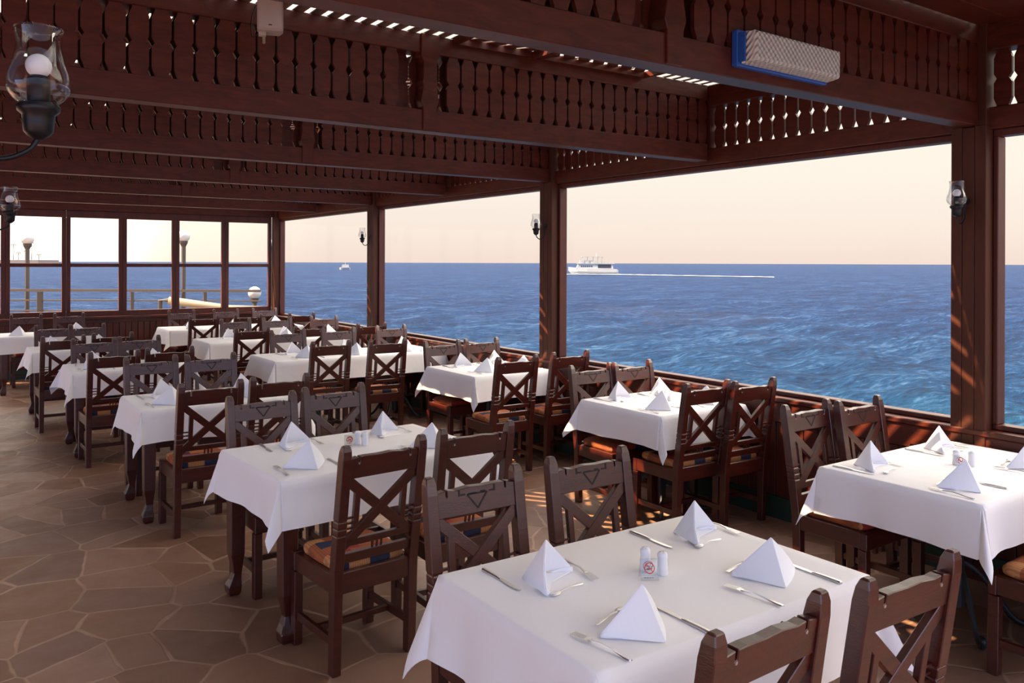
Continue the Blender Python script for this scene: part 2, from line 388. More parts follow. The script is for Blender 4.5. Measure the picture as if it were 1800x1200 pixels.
# ------------------------------------------------------------------ ceiling beams with cut-out spindle boards
PITCH = 0.1025
def slot_board_profile(x0, x1, z0, z1):
    """board between two slots: outline polygon with half cut-outs on both long sides"""
    zm = (z0+z1)/2; g = 0.006; t = 0.021; d = 0.022
    R_ = [(g, z0+0.0), ]
    side = [(t, z0), (t, z0+0.008), (g, z0+0.045), (g, zm-0.026), (d, zm), (g, zm+0.026), (g, z1-0.045), (t, z1-0.008), (t, z1)]
    left = [(x0+a, z) for a, z in side]; right = [(x1-a, z) for a, z in side]
    return left+right[::-1]
BEAM_V = [0.385+1.9643*i for i in range(8)]
ends = {0: 'behind the camera'}
BN = ['overhead beside the camera', 'carrying the emergency light, nearest in view', 'carrying the white loudspeaker, second in view', 'third from the front in view',
      'fourth from the front in view', 'fifth from the front in view', 'sixth from the front, near the far windows', 'last, right above the far windows']
def beams():
    for i, v in enumerate(BEAM_V[:7]):
        t = empty('ceiling_beam', (0, v, 0))
        tag(t, 'dark carved ceiling beam with cut-out spindle boards, '+BN[i], 'beam', 'carved ceiling beams')
        th = 0.055; ue = UW-0.005
        MB().box(UL, ue, -th, th, 2.52, 2.645).build('lower_rail', WOOD, t, bevel=0.004)
        MB().box(UL, ue, -th, th, 2.975, ZR-0.005).build('upper_rail', WOOD, t, bevel=0.004)
        for front, (y0, y1) in ((True, (-th+0.006, -th+0.026)), (False, (th-0.026, th-0.006))):
            m = MB(); c = 4.20 - 200*PITCH; x = ue-PITCH
            while x > UL:
                x1 = x+PITCH
                if not front or (not (x1 > 2.25 and x < 2.44) and not (x1 > -1.52 and x < -1.32)):
                    m.poly_prism(slot_board_profile(x, x1, 2.646, 2.974), 'y', y0, y1)
                x -= PITCH
            m.build('spindle_panel', WOOD, t)
        for uc in (2.345, -1.42):
            m = MB()
            m.poly_prism([(uc-0.045, 2.524), (uc+0.045, 2.524), (uc+0.045, 2.66), (uc+0.06, 2.70), (uc+0.045, 2.78), (uc+0.05, 2.81), (uc+0.045, 2.84), (uc+0.045, 2.93), (uc+0.06, 2.96), (uc+0.06, ZR-0.003), (uc-0.06, ZR-0.003), (uc-0.06, 2.96), (uc-0.045, 2.93), (uc-0.045, 2.84), (uc-0.05, 2.81), (uc-0.045, 2.78), (uc-0.06, 2.70), (uc-0.045, 2.66)], 'y', -th-0.012, th+0.012)
            m.build('hanging_block', WOOD, t, bevel=0.003)
beams()
# spindle friezes above the sea windows, between the lintel and the top beam
def friezes():
    names = ['above the nearest right-hand window', 'above the widest sea window with the ferry', 'above the middle sea window', 'above the last sea window by the corner']
    allp = sorted(POSTS+[b for b in BEAM_V if not any(abs(b-p) < 0.2 for p in POSTS)])
    k = 0; parts = []
    for i, (a, b) in enumerate(zip(POSTS, POSTS[1:])):
        t = empty('spindle_frieze', (UW+0.07, 0, 0))
        tag(t, 'dark cut-out spindle frieze '+names[i], 'frieze', 'spindle friezes over the sea windows')
        mid = (a+b)/2
        for p, q in ((a+0.1, mid-0.06), (mid+0.06, b-0.1)):
            m = MB(); n = int((q-p)/PITCH); pt = (q-p)/n
            for j in range(n): m.poly_prism(slot_board_profile(p+j*pt, p+(j+1)*pt, 2.621, 2.929), 'x', -0.012, 0.012)
            m.build('spindle_panel', WOOD, t)
        MB().box(-0.05, 0.05, mid-0.058, mid+0.058, 2.621, 2.929).build('beam_seat', WOOD, t)
friezes()
# ------------------------------------------------------------------ roof slats
def roof():
    # slats run towards the far wall; tilt shaped to stop the sun, thin gaps show the sky
    z0, z1 = ZR, ZR+0.006
    rects = []   # diagonal lattice squares, one per bay
    for i in range(1, 6): rects.append((2.50, 4.06, BEAM_V[i]+0.42, BEAM_V[i]+1.9643-0.062, i))
    for i in range(1, 4): rects.append((1.15, 1.50 if i == 1 else 1.76, BEAM_V[i]+0.42, BEAM_V[i]+1.60, i+10))  # narrow lattices added to drop sun patches on floor and cushions
    m = MB(); P = 0.098; g = 0.014
    u = UW+0.42
    while u > UL-0.3:
        a, b = u-P+g, u
        cuts = [(VB+0.9, VF+0.35)]
        for r in rects:
            if b > r[0] and a < r[1]:
                nw = []
                for c in cuts:
                    if r[2] > c[0] and r[3] < c[1]: nw += [(c[0], r[2]), (r[3], c[1])]
                    else: nw.append(c)
                cuts = nw
        # each slat is tilted like a louvre, its sea-side edge higher
        for c in cuts: m.poly_prism([(a, z0+0.001), (b, z0+0.019), (b, z1+0.019), (a, z1+0.001)], 'y', c[0], c[1])
        u -= P
    struct(m.build('ceiling', ROOF))
    # laths the slats are nailed to, parallel to the beams
    for i in range(-1, 7):
        v = BEAM_V[0]+1.9643*i
        lm = MB()
        if i == 0: lm.box(1.0, UW-0.05, v+1.23, v+1.5299, z0-0.03, z0-0.001); lm.box(1.0, UW-0.05, v+1.7201, v+1.89, z0-0.03, z0-0.001)
        lm.box(UL, 2.48 if 1 <= i <= 5 else UW-0.01, v+1.53, v+1.72, z0-0.03, z0-0.001)
        if 1 <= i <= 5: lm.box(4.08, UW-0.01, v+1.53, v+1.72, z0-0.03, z0-0.001)
        lm.box(UL, UW-0.01, v+0.9, v+0.98, z0-0.055, z0-0.001) if not 1 <= i <= 5 else lm.box(UL, 2.48, v+0.9, v+0.98, z0-0.055, z0-0.001)
        o = lm.build('roof_lath', WOOD, bevel=0.004)
        o.name = 'trim_%d' % (40+i); struct(o)
    # chevron lattice panels
    for a, b, c, d, i in rects:
        t = empty('lattice_panel', ((a+b)/2, (c+d)/2, z0))
        tag(t, ('square' if i < 10 else 'added narrow')+' roof lattice of diagonal slats '+['', 'behind the emergency light beam', 'behind the loudspeaker beam', 'behind the third beam', 'behind the fourth beam', 'behind the fifth beam'][i % 10], 'lattice', 'diagonal roof lattices')
        hx, hy = (b-a)/2, (d-c)/2
        m = MB(); f = 0.025
        m.box(-hx, hx, -hy, -hy+f, -0.04, -0.001); m.box(-hx, hx, hy-f, hy, -0.04, -0.001)
        m.box(-hx, -hx+f, -hy+f, hy-f, -0.04, -0.001); m.box(hx-f, hx, -hy+f, hy-f, -0.04, -0.001); m.box((-0.21 if i < 10 else -0.02), (-0.15 if i < 10 else 0.02), -hy+f, hy-f, -0.05, -0.001)
        m.build('panel_frame', WOOD, t)
        xm = -0.18 if i < 10 else 0.0
        for sgn, (x0, x1) in ((-1, (-hx, xm)), (1, (xm, hx))):
            # clip slats with direction (cos, sin) to the half panel
            ang = R(55)*sgn; dx, dy = math.cos(ang), math.sin(ang); nx, ny = -dy, dx
            m = MB(); cx = (x0+x1)/2; L = 3; s_ = -2.0
            while s_ < 2.0:
                w_ = 0.078
                quad = [(cx+nx*s_-dx*L, ny*s_-dy*L), (cx+nx*s_+dx*L, ny*s_+dy*L), (cx+nx*(s_+w_)+dx*L, ny*(s_+w_)+dy*L), (cx+nx*(s_+w_)-dx*L, ny*(s_+w_)-dy*L)]
                for axis, lim, keep in ((0, x0, 1), (0, x1, -1), (1, -hy, 1), (1, hy, -1)):
                    out = []
                    for j in range(len(quad)):
                        p, q_ = quad[j], quad[(j+1) % len(quad)]
                        ip = (p[axis]-lim)*keep >= 0; iq = (q_[axis]-lim)*keep >= 0
                        if ip: out.append(p)
                        if ip != iq:
                            tt = (lim-p[axis])/(q_[axis]-p[axis]); out.append((p[0]+(q_[0]-p[0])*tt, p[1]+(q_[1]-p[1])*tt))
                    quad = out
                    if len(quad) < 3: break
                if len(quad) >= 3: m.poly_prism(quad, 'z', 0.0, 0.004)
                s_ += w_+0.024
            m.build('diagonal_slats', ROOF, t)
    struct(MB().box(UL-0.05, UL+0.07, VB+0.9, VF+0.3, 2.50, ZR-0.001).build('trim_60', WOOD))
roof()
# columns of the aisle side and land side
for i, (u, v, wd) in enumerate(((-0.08, 1.75, 0.15), (0.09, 5.46, 0.15), (UL+0.01, 2.35, 0.16), (UL+0.01, 8.24, 0.16))):
    o = MB().box(-wd/2, wd/2, -wd/2, wd/2, 0, ZR-0.002 if i < 2 else 2.499).build('column', WOODP, bevel=0.006, loc=(u, v, 0)); o.name = 'trim_%d' % (70+i); struct(o)

# ------------------------------------------------------------------ chairs
def make_chair():
    t = empty('dining_chair'); t['category'] = 'chair'
    W2 = 0.185
    # rear posts: side profile in (y,z)
    def back_y(z): return -0.20-(0.085*((z-0.42)/0.57) if z > 0.42 else 0.0)
    for s in (-1, 1):
        zs = [0.0, 0.42, 0.600, 0.604, 0.608, 0.630, 0.634, 0.638, 0.662, 0.666, 0.670, 0.93, 0.965, 0.985, 0.99]
        dep = [0.045, 0.05, 0.05, 0.041, 0.05, 0.05, 0.041, 0.05, 0.05, 0.041, 0.05, 0.048, 0.040, 0.026, 0.018]
        wid = [0.040, 0.044, 0.044, 0.038, 0.044, 0.044, 0.038, 0.044, 0.044, 0.038, 0.044, 0.042, 0.040, 0.032, 0.026]
        secs = []
        for z, d, w_ in zip(zs, dep, wid):
            y = back_y(z)+(0.012 if z == 0 else 0)
            secs.append([(s*W2-w_/2, y-d/2, z), (s*W2+w_/2, y-d/2, z), (s*W2+w_/2, y+d/2, z), (s*W2-w_/2, y+d/2, z)])
        MB().sections(secs).build('back_post', WOODC, t, bevel=0.003)
        MB().sections([[(s*W2-0.021, y0, z), (s*W2+0.021, y0, z), (s*W2+0.021, y1, z), (s*W2-0.021, y1, z)] for z, y0, y1 in ((0, 0.165, 0.205), (0.03, 0.163, 0.208), (0.34, 0.16, 0.205))]).build('front_leg', WOODC, t, bevel=0.003)
    def leaned(m, y_off=0.0):
        for v in m.bm.verts:
            v.co.y += back_y(v.co.z)+y_off
        return m
    # top rail with notches cut through the top edge
    top = 0.935; pts = [(-W2+0.02, 0.845), (W2-0.02, 0.845), (W2-0.02, top-0.004)]
    for c in (0.125, -0.125):
        pts += [(c+0.004, top+0.002), (c+0.004, top-0.022), (c-0.004, top-0.022), (c-0.004, top+0.002)]
        if c > 0: pts += [(0.09, top-0.002), (0.03, top+0.004), (-0.03, top+0.001), (-0.09, top+0.003)]
    pts += [(-W2+0.02, top-0.004)]
    m = MB().poly_prism(pts, 'y', -0.017, 0.017); rail = leaned(m).build('top_rail', WOODC, t, bevel=0.0025)
    # front: raised dark strips paint the carved grooves' shade; back: drilled holes
    m = MB()
    f0, f1 = 0.0165, 0.0185
    for x, w_, h_ in ((0.075, 0.007, 0.022), (-0.075, 0.007, 0.022), (0.06, 0.018, 0.006), (-0.06, 0.018, 0.006), (0.02, 0.035, 0.005), (-0.025, 0.02, 0.008)):
        m.box(x-w_/2, x+w_/2, f0, f1, top-h_-0.001 if h_ > 0.01 else top-0.022, top-0.0005 if h_ > 0.01 else top-0.022+h_)
    for sx_ in (-1, 1):
        a = Vector((sx_*0.042, 0.9135)); b = Vector((0, 0.862)); n_ = Vector((-(b-a).y, (b-a).x)).normalized()*0.003
        m.poly_prism([tuple(a+n_), tuple(b+n_), tuple(b-n_), tuple(a-n_)], 'y', f0, f1)
    m.poly_prism([(-0.042, 0.911), (0.042, 0.911), (0.042, 0.916), (-0.042, 0.916)], 'y', f0, f1)
    leaned(m).build('groove_shade', DARKMARK, rail)
    for c in (0.125, -0.125):
        m = MB().tube([(c, -0.0185, 0.908), (c, -0.0165, 0.908)], 0.0045, 8)
        leaned(m).build('peg', STEEL, rail)
    # the X
    for s in (-1, 1):
        a = Vector((-s*(W2-0.022), 0.835)); b = Vector((s*(W2-0.022), 0.555)); d = (b-a).normalized(); n_ = Vector((-d.y, d.x))*0.021
        x0, x1 = -(W2-0.021), W2-0.021
        # vertical ends against the posts
        def at(x, o): 
            tt = (x-(a+o).x)/d.x; return (x, (a+o+d*tt).y)
        pl = [at(x0, n_), at(x1, n_), at(x1, -n_), at(x0, -n_)]
        off = 0.0012*s
        m = MB().poly_prism(pl, 'y', -0.012+off, 0.012+off); leaned(m).build('diagonal_brace', WOODC, t, bevel=0.002)
    # inner uprights between the arms of the X, with pegs to the posts
    for s in (-1, 1):
        x = s*(W2-0.070)
        m = MB().box(x-0.013, x+0.013, -0.011, 0.011, 0.60, 0.80)
        leaned(m).build('inner_slat', WOODC, t, bevel=0.002)
        for z in (0.625, 0.648, 0.671):
            m = MB().box(s*(W2-0.0585) if s > 0 else -(W2-0.02), s*(W2-0.02) if s > 0 else -(W2-0.0585), -0.006, 0.006, z-0.004, z+0.004)
            leaned(m).build('peg', WOODC, t)
    m = MB().box(-W2+0.02, W2-0.02, -0.012, 0.012, 0.548, 0.578); leaned(m).build('cross_rail', WOODC, t, bevel=0.002)
    m = MB().box(-W2+0.02, W2-0.02, -0.013, 0.013, 0.475, 0.518); leaned(m).build('bottom_rail', WOODC, t, bevel=0.002)
    for x in (-0.022, 0.0, 0.022):
        m = MB().box(x-0.004, x+0.004, -0.004, 0.004, 0.5175, 0.5485); leaned(m).build('spindle', WOODC, t)
    # seat frame
    m = MB()
    m.box(-W2+0.018, W2-0.018, -0.217, -0.185, 0.345, 0.435); m.box(-W2-0.018, W2+0.018, 0.172, 0.207, 0.341, 0.425)
    for s in (-1, 1): m.box(s*W2-0.016, s*W2+0.016, -0.18, 0.172, 0.345, 0.425)
    m.box(-W2+0.016, W2-0.016, -0.185, 0.172, 0.405, 0.422)
    m.build('seat_frame', WOODC, t, bevel=0.003)
    for x in (-0.10, -0.05, 0.05, 0.10): MB().box(x-0.012, x+0.012, 0.18, 0.20, 0.31, 0.341).build('apron_peg', WOODC, t)
    # cushion
    m = MB(); secs = []
    n = 28
    for z, k in ((0.4225, 0.93), (0.43, 0.985), (0.445, 1.0), (0.458, 0.985), (0.468, 0.93), (0.475, 0.78), (0.4785, 0.4)):
        ring = []
        for j in range(n):
            a = 2*math.pi*j/n; cx_, sy_ = math.cos(a), math.sin(a); e = 0.28
            px = math.copysign(abs(cx_)**e, cx_)*0.178*k; py = math.copysign(abs(sy_)**e, sy_)*0.182*k-0.002
            ring.append((px, py, z+0.002*math.sin(9*px/0.18+4*py/0.18)))
        secs.append(ring)
    m.sections(secs).build('cushion', CUSH, t, smooth=True)
    for s in (-1, 1): MB().box(s*W2-0.011, s*W2+0.011, -0.18, 0.168, 0.12, 0.155).build('side_stretcher', WOODC, t, bevel=0.002)
    MB().box(-W2+0.012, W2-0.012, -0.02, 0.004, 0.124, 0.152).build('cross_stretcher', WOODC, t, bevel=0.002)
    return t
chair = make_chair(); used = [False]
# (centre of the back top in u, v of the back top, side): side 'n' = near side (its back to us), 'f' = far side
TN = {1: 'foremost table', 4: 'front window table', 2: 'second aisle table', 3: 'second window table', 5: 'third window table', 7: 'third aisle table',
      8: 'fourth aisle table', 9: 'fifth aisle table', 6: 'long middle table', 11: 'second long table', 10: 'leftmost far table', 12: 'farthest long table'}
CH = {
 1: dict(n=[(1.495, 1.17), (2.045, 1.15)], f=[(1.60, 2.57), (2.145, 2.58)]),
 2: dict(n=[(1.54, 3.22), (2.075, 3.29)], f=[(1.53, 4.76), (2.005, 4.85)]),
 4: dict(n=[(3.90, 1.265), (4.37, 1.265)], f=[(3.93, 2.83), (4.29, 2.75)]),
 3: dict(n=[(4.08, 3.67), (4.43, 3.58)], f=[(4.03, 4.80), (4.44, 4.77)]),
 7: dict(n=[(1.405, 5.42), (1.87, 5.47)], f=[(1.39, 7.14), (1.83, 7.08)]),
 5: dict(n=[(3.89, 5.55), (4.48, 5.60)], f=[(4.03, 7.04), (4.50, 7.06)]),
 8: dict(n=[(1.20, 7.72), (1.68, 7.80)], f=[(1.24, 9.12), (1.67, 9.18)]),
 6: dict(n=[(3.11, 7.60), (3.665, 7.48)], f=[(3.21, 9.12), (3.81, 9.12), (4.52, 9.15)]),
 9: dict(n=[(1.01, 9.56), (1.50, 9.70)], f=[(1.09, 11.25), (1.46, 11.25)]),
 11: dict(n=[(2.98, 9.67), (3.66, 9.62), (4.46, 9.60)], f=[(3.25, 11.28), (3.81, 11.26), (4.48, 11.22)]),
 12: dict(n=[(3.05, 12.10), (3.68, 12.10), (4.48, 12.10)], f=[(3.10, 13.66), (3.77, 13.66), (4.40, 13.66)]),
 10: dict(n=[], f=[(0.99, 13.75), (1.53, 13.75)]),
}
SEAT = {2: ('left', 'right'), 3: ('left', 'middle', 'right')}
for tn, d in CH.items():
    for side, lst in d.items():
        for k, (u, v) in enumerate(lst):
            rz = 0.0 if side == 'n' else math.pi
            rz += random.uniform(-0.035, 0.035)
            if (tn, side) == (2, 'n') and k == 0: rz = 0.08
            if (tn, side) == (1, 'n'): rz = 0.03*(1-2*k)
            sgn = 1 if side == 'n' else -1
            # back top sits 0.285 behind the seat centre
            loc = (u-math.sin(rz)*0.0, v+sgn*0.285, 0)
            pos = SEAT[len(lst)][k]
            how = {'n': 'seen from behind, %s one on near side of the %s' % (pos, TN[tn]), 'f': 'facing us, %s one on far side of the %s' % (pos, TN[tn])}[side]
            place(chair, used, loc, rz, 'dark X-back chair '+how, 'chairs at the '+TN[tn])
# ------------------------------------------------------------------ tables
TAB = {1: (1.30, 2.44, 1.52, 2.29), 2: (1.235, 2.41, 3.70, 4.49), 4: (3.535, 4.66, 1.70, 2.47), 3: (3.83, 4.66, 3.85, 4.66),
       7: (1.085, 2.17, 5.89, 6.64), 5: (3.80, 4.66, 6.08, 6.94), 8: (0.95, 1.98, 8.22, 8.98), 6: (2.72, 4.66, 8.08, 8.86),
       9: (0.80, 1.85, 10.3, 11.02), 11: (2.66, 4.66, 10.3, 11.08), 12: (2.68, 4.66, 12.52, 13.35), 10: (0.60, 1.80, 12.55, 13.3)}
MESHED = {}
def wooden_table(tn, L, Wd):
    t = empty('dining_table'); t['category'] = 'table'
    MB().box(-L/2+0.01, L/2-0.01, -Wd/2+0.01, Wd/2-0.01, 0.72, 0.749).build('tabletop', WOODC, t, bevel=0.004)
    m = MB(); a, b = L/2-0.05, Wd/2-(0.05 if tn != 1 else 0.19)
    m.box(-a, a, -b-0.012, -b+0.012, 0.62, 0.7199); m.box(-a, a, b-0.012, b+0.012, 0.62, 0.7199)
    m.box(-a-0.012, -a+0.012, -b+0.012, b-0.012, 0.62, 0.7199); m.box(a-0.012, a+0.012, -b+0.012, b-0.012, 0.62, 0.7199)
    m.build('apron', WOODC, t)
    for sx_ in (-1, 1):
        for sy_ in (-1, 1):
            secs = []
            for z, h, o in ((0, 0.024, 0.008), (0.015, 0.033, 0.010), (0.05, 0.036, 0.010), (0.085, 0.027, 0.003), (0.12, 0.022, -0.003), (0.17, 0.028, -0.002), (0.22, 0.036, 0), (0.45, 0.038, 0), (0.62, 0.039, 0), (0.7199, 0.039, 0)):
                cx_, cy_ = sx_*(a-0.008+o), sy_*(b-0.008+o)
                secs.append([(cx_-h, cy_-h, z), (cx_+h, cy_-h, z), (cx_+h, cy_+h, z), (cx_-h, cy_+h, z)])
            MB().sections(secs).build('leg', WOODC, t, bevel=0.004)
    return t
def pedestal_table(tn, L, Wd):
    t = empty('dining_table'); t['category'] = 'table'
    MB().box(-L/2+0.01, L/2-0.01, -Wd/2+0.01, Wd/2-0.01, 0.715, 0.749).build('tabletop', WOODC, t, bevel=0.004)
    xs = (0,) if L < 1.3 else (-L/4-0.05, L/4+0.05)
    for x in xs:
        m = MB()
        m.tube([(x, 0, 0.08), (x, 0, 0.70)], 0.03, 12); m.box(x-0.22, x+0.22, -0.03, 0.03, 0.695, 0.7149); m.box(x-0.03, x+0.03, -0.22, 0.22, 0.68, 0.6949)
        m.build('pillar', IRONB, t)
        for k in range(4):
            a = math.pi/4+k*math.pi/2; c, s = math.cos(a), math.sin(a)
            pts = bez([(x+c*0.025, s*0.025, 0.30), (x+c*0.12, s*0.12, 0.22), (x+c*0.24, s*0.24, 0.05), (x+c*0.31, s*0.31, 0.016), (x+c*0.335, s*0.335, 0.05), (x+c*0.31, s*0.31, 0.06)], 6)
            MB().tube(pts, 0.013, 8).build('foot', IRONB, t, smooth=True)
    return t
def cloth(L, Wd, D, seed, sharp):
    rnd = random.Random(seed); a, b = L/2, Wd/2; th = 0.004
    m = MB(); n_t = 26; 
    ph = [rnd.uniform(0, 6.28) for _ in range(8)]
    cw = [rnd.uniform(0.26, 0.44) for _ in range(4)]; sk = [rnd.uniform(-0.22, 0.22) for _ in range(4)]
    NX, NY, NC, ND = 26, 18, 14, 9
    # perimeter points: list of (base point on rim, outward normal-ish direction function of depth)
    per = []
    def side(p0, p1, nrm, n, k):
        for i in range(n+1):
            t = i/n; p = (p0[0]+(p1[0]-p0[0])*t, p0[1]+(p1[1]-p0[1])*t); per.append(('s', p, nrm, t, k, math.hypot(p1[0]-p0[0], p1[1]-p0[1])))
    def corner(p, a0, k):
        for i in range(1, NC): per.append(('c', p, a0, i/NC, k, 0))
    side((-a, -b), (a, -b), (0, -1), NX, 0); corner((a, -b), -90, 0)
    side((a, -b), (a, b), (1, 0), NY, 1); corner((a, b), 0, 1)
    side((a, b), (-a, b), (0, 1), NX, 2); corner((-a, b), 90, 2)
    side((-a, b), (-a, -b), (-1, 0), NY, 3); corner((-a, -b), 180, 3)
    rings = []
    r0 = 0.008
    for j in range(ND+1):
        f = j/ND; ring = []
        for kind, p, q_, t, k, ln in per:
            if kind == 's':
                edge = min(t, 1-t)*ln; ramp_ = min(1.0, edge/0.16)
                drop = D*f
                out = 0.010+0.010*f+ramp_*f*(0.010*math.sin(t*ln*9+ph[k])+0.006*math.sin(t*ln*21+ph[k+4]))+0.02*f*(1-ramp_)
                ex = D*f*0.05*(1-ramp_)
                z = -drop-0.004*f*math.sin(t*ln*7+ph[k])
                if f == 0: out = 0; z = 0
                ring.append((p[0]+q_[0]*out, p[1]+q_[1]*out, 0.757+z))
            else:
                tc_ = 0.5+sk[k]; u = t/tc_ if t < tc_ else (1-t)/(1-tc_)
                # cloth length to the hem along this ray of the square corner
                ang = math.radians(90*t); lenr = D/max(math.cos(ang), math.sin(ang))
                al = cw[k]*(u**(0.85 if sharp else 1.2))+0.05
                az = math.radians(q_+ 90*(0.5+(t-0.5)*0.9) + sk[k]*60*u)
                r = lenr*f
                ring.append((p[0]+math.cos(az)*(math.sin(al)*r+0.012*f), p[1]+math.sin(az)*(math.sin(al)*r+0.012*f), 0.757-math.cos(al)*r))
        rings.append(m.verts(ring))
    n = len(per)
    for A, B in zip(rings, rings[1:]):
        for i in range(n): m.bm.faces.new((A[i], A[(i+1) % n], B[(i+1) % n], B[i]))
    # rim rounding ring up to the flat top
    topc = []
    for (kind, p, q_, t, k, ln) in per: topc.append((p[0]*(1-0.008/a), p[1]*(1-0.008/b), 0.7605))
    T = m.verts(topc)
    for i in range(n): m.bm.faces.new((T[i], T[(i+1) % n], rings[0][(i+1) % n], rings[0][i]))
    m.bm.faces.new(T)
    bmesh.ops.remove_doubles(m.bm, verts=m.bm.verts, dist=1e-5)
    o = m.build('tablecloth', CLOTH, smooth=True)
    sm = o.modifiers.new('thick', 'SOLIDIFY'); sm.thickness = 0.0025; sm.offset = -1
    es = o.modifiers.new('split', 'EDGE_SPLIT'); es.split_angle = R(55)
    return o
for tn, (u0, u1, v0, v1) in TAB.items():
    L, Wd = u1-u0, v1-v0; c = ((u0+u1)/2, (v0+v1)/2, 0)
    wood = tn in (1, 2, 7, 8, 9, 10)
    t = (wooden_table if wood else pedestal_table)(tn, L, Wd); t.location = c
    tag(t, ('dark wooden dining table with shaped feet, ' if wood else 'dining table on dark iron pedestal, ')+'the '+TN[tn]+', under its cloth', 'table', 'dining tables under white cloths')
    D = {1: 0.26}.get(tn, 0.215)
    o = cloth(L, Wd, D, tn*7+1, tn in (1, 2, 4, 5, 7, 8)); o.location = c
    tag(o, 'white tablecloth with hanging corners draped over the '+TN[tn], 'tablecloth', 'white tablecloths')
    if tn == 2: t.rotation_euler.z = o.rotation_euler.z = 0.06
    if tn in (3, 5): pass
# ------------------------------------------------------------------ napkins
def make_napkin():
    t = empty('napkin'); t['category'] = 'napkin'
    A = Vector((0, 0.0, 0.128)); B = Vector((0, 0.078, 0.0)); th = 0.0035
    m = MB()
    for s in (-1, 1):
        C = Vector((s*0.112, -0.045, 0.0))
        for lay in (0, 1):
            off = Vector((s*0.0, -1, 0.15)).normalized()*lay*0.007
            a, b, c = A+off*0.4, B+off*0.8, C+off*0.8
            n = 8; grid = []
            for i in range(n+1):
                row = []
                for j in range(n+1-i):
                    fa = 1-(i+j)/n; fb, fc = i/n, j/n
                    p = a*fa+b*fb+c*fc
                    bow = 4*fc*(1-fc)*0.010*(1-fa*0.5)
                    nrm = (b-a).cross(c-a).normalized()*(-s)
                    p = p+nrm*bow+Vector((0, 0, 0.004*fc*(1-fa)*2)); p.z = max(p.z, 0.001)
                    row.append(p)
                grid.append(row)
            nr = (b-a).cross(c-a).normalized()*th/2
            V0 = [[m.bm.verts.new(p+nr) for p in r] for r in grid]; V1 = [[m.bm.verts.new(p-nr) for p in r] for r in grid]
            for V in (V0, V1):
                for i in range(n):
                    for j in range(n-i):
                        m.bm.faces.new((V[i][j], V[i+1][j], V[i][j+1]))
                        if j < n-i-1: m.bm.faces.new((V[i+1][j], V[i+1][j+1], V[i][j+1]))
            rim = [(i, 0) for i in range(n)]+[(n-j, j) for j in range(n)]+[(0, n-j) for j in range(n)]
            for k in range(len(rim)):
                (i, j), (i2, j2) = rim[k], rim[(k+1) % len(rim)]
                m.bm.faces.new((V0[i][j], V0[i2][j2], V1[i2][j2], V1[i][j]))
    m.build('folded_panels', NAPK, t, smooth=False)
    # flat inner fold and the rolled hems at the feet
    m = MB().poly_prism([(-0.106, -0.046), (0.0, -0.022), (0.106, -0.046), (0.002, 0.072)], 'z', 0.0005, 0.004)
    m.build('inner_fold', NAPK, t)
    for s in (-1, 1):
        m = MB().tube(bez([(s*0.108, -0.050, 0.009), (s*0.088, -0.022, 0.009), (s*0.060, 0.006, 0.006)], 5), [0.008, 0.009, 0.009, 0.0085, 0.008, 0.007, 0.006, 0.005, 0.004, 0.003, 0.002], 8)
        m.build('rolled_hem', NAPK, t, smooth=True)
    return t
nap = make_napkin(); nused = [False]
ZC = 0.7612
NP = {1: [(1.545, 2.05, 32, 'far left'), (2.25, 2.09, 26, 'far right'), (1.545, 1.62, 186, 'near left'), (2.145, 1.67, 160, 'near right')],
      2: [(1.55, 4.34, 35, 'far left'), (1.46, 3.84, 10, 'near left'), (2.10, 4.36, 40, 'far right'), (2.17, 3.90, 10, 'near right')],
      4: [(3.73, 2.32, 15, 'far left'), (4.38, 2.33, 15, 'far right'), (3.72, 1.86, -15, 'near left'), (4.36, 1.88, 0, 'near right')],
      3: [(4.06, 4.52, 20, 'far left'), (4.02, 4.03, 5, 'near left'), (4.46, 4.50, 20, 'far right'), (4.45, 4.02, -10, 'near right')],
      5: [(4.08, 6.78, 15, 'far left'), (4.07, 6.29, 0, 'near left'), (4.48, 6.80, 30, 'far right'), (4.47, 6.28, 0, 'near right')],
      7: [(1.32, 6.46, 35, 'far left'), (1.31, 6.07, 10, 'near left'), (1.90, 6.45, 35, 'far right'), (1.88, 6.08, 0, 'near right')],
      6: [(3.10, 8.68, 20, 'far left'), (3.12, 8.26, 0, 'near left'), (3.70, 8.68, 35, 'far middle'), (3.66, 8.24, 0, 'near middle'), (4.42, 8.68, 20, 'far right'), (4.28, 8.26, 10, 'near right')],
      8: [(1.18, 8.83, 30, 'far left'), (1.17, 8.40, 0, 'near left'), (1.72, 8.80, 30, 'far right'), (1.70, 8.40, 0, 'near right')],
      9: [(1.02, 10.86, 30, 'far left'), (1.03, 10.46, 0, 'near left'), (1.52, 10.84, 30, 'far right')],
      11: [(3.05, 10.92, 20, 'far left'), (3.78, 10.90, 20, 'far middle'), (4.42, 10.92, 20, 'far right'), (3.68, 10.48, 0, 'near middle')],
      12: [(3.12, 13.18, 20, 'far left'), (3.78, 13.16, 20, 'far middle'), (4.42, 13.16, 20, 'far right'), (3.06, 12.68, 0, 'near left')],
      10: [(0.84, 12.78, 30, 'near left'), (1.55, 13.12, 20, 'far right')]}
for tn, l in NP.items():
    for u, v, dg_, w_ in l:
        if tn != 1: dg_ = dg_ if w_.startswith('far') else 180+dg_
        place(nap, nused, (u, v, ZC), R(dg_), 'white linen napkin folded into a pyramid, %s on the %s' % (w_, TN[tn]), 'napkins on the '+TN[tn])
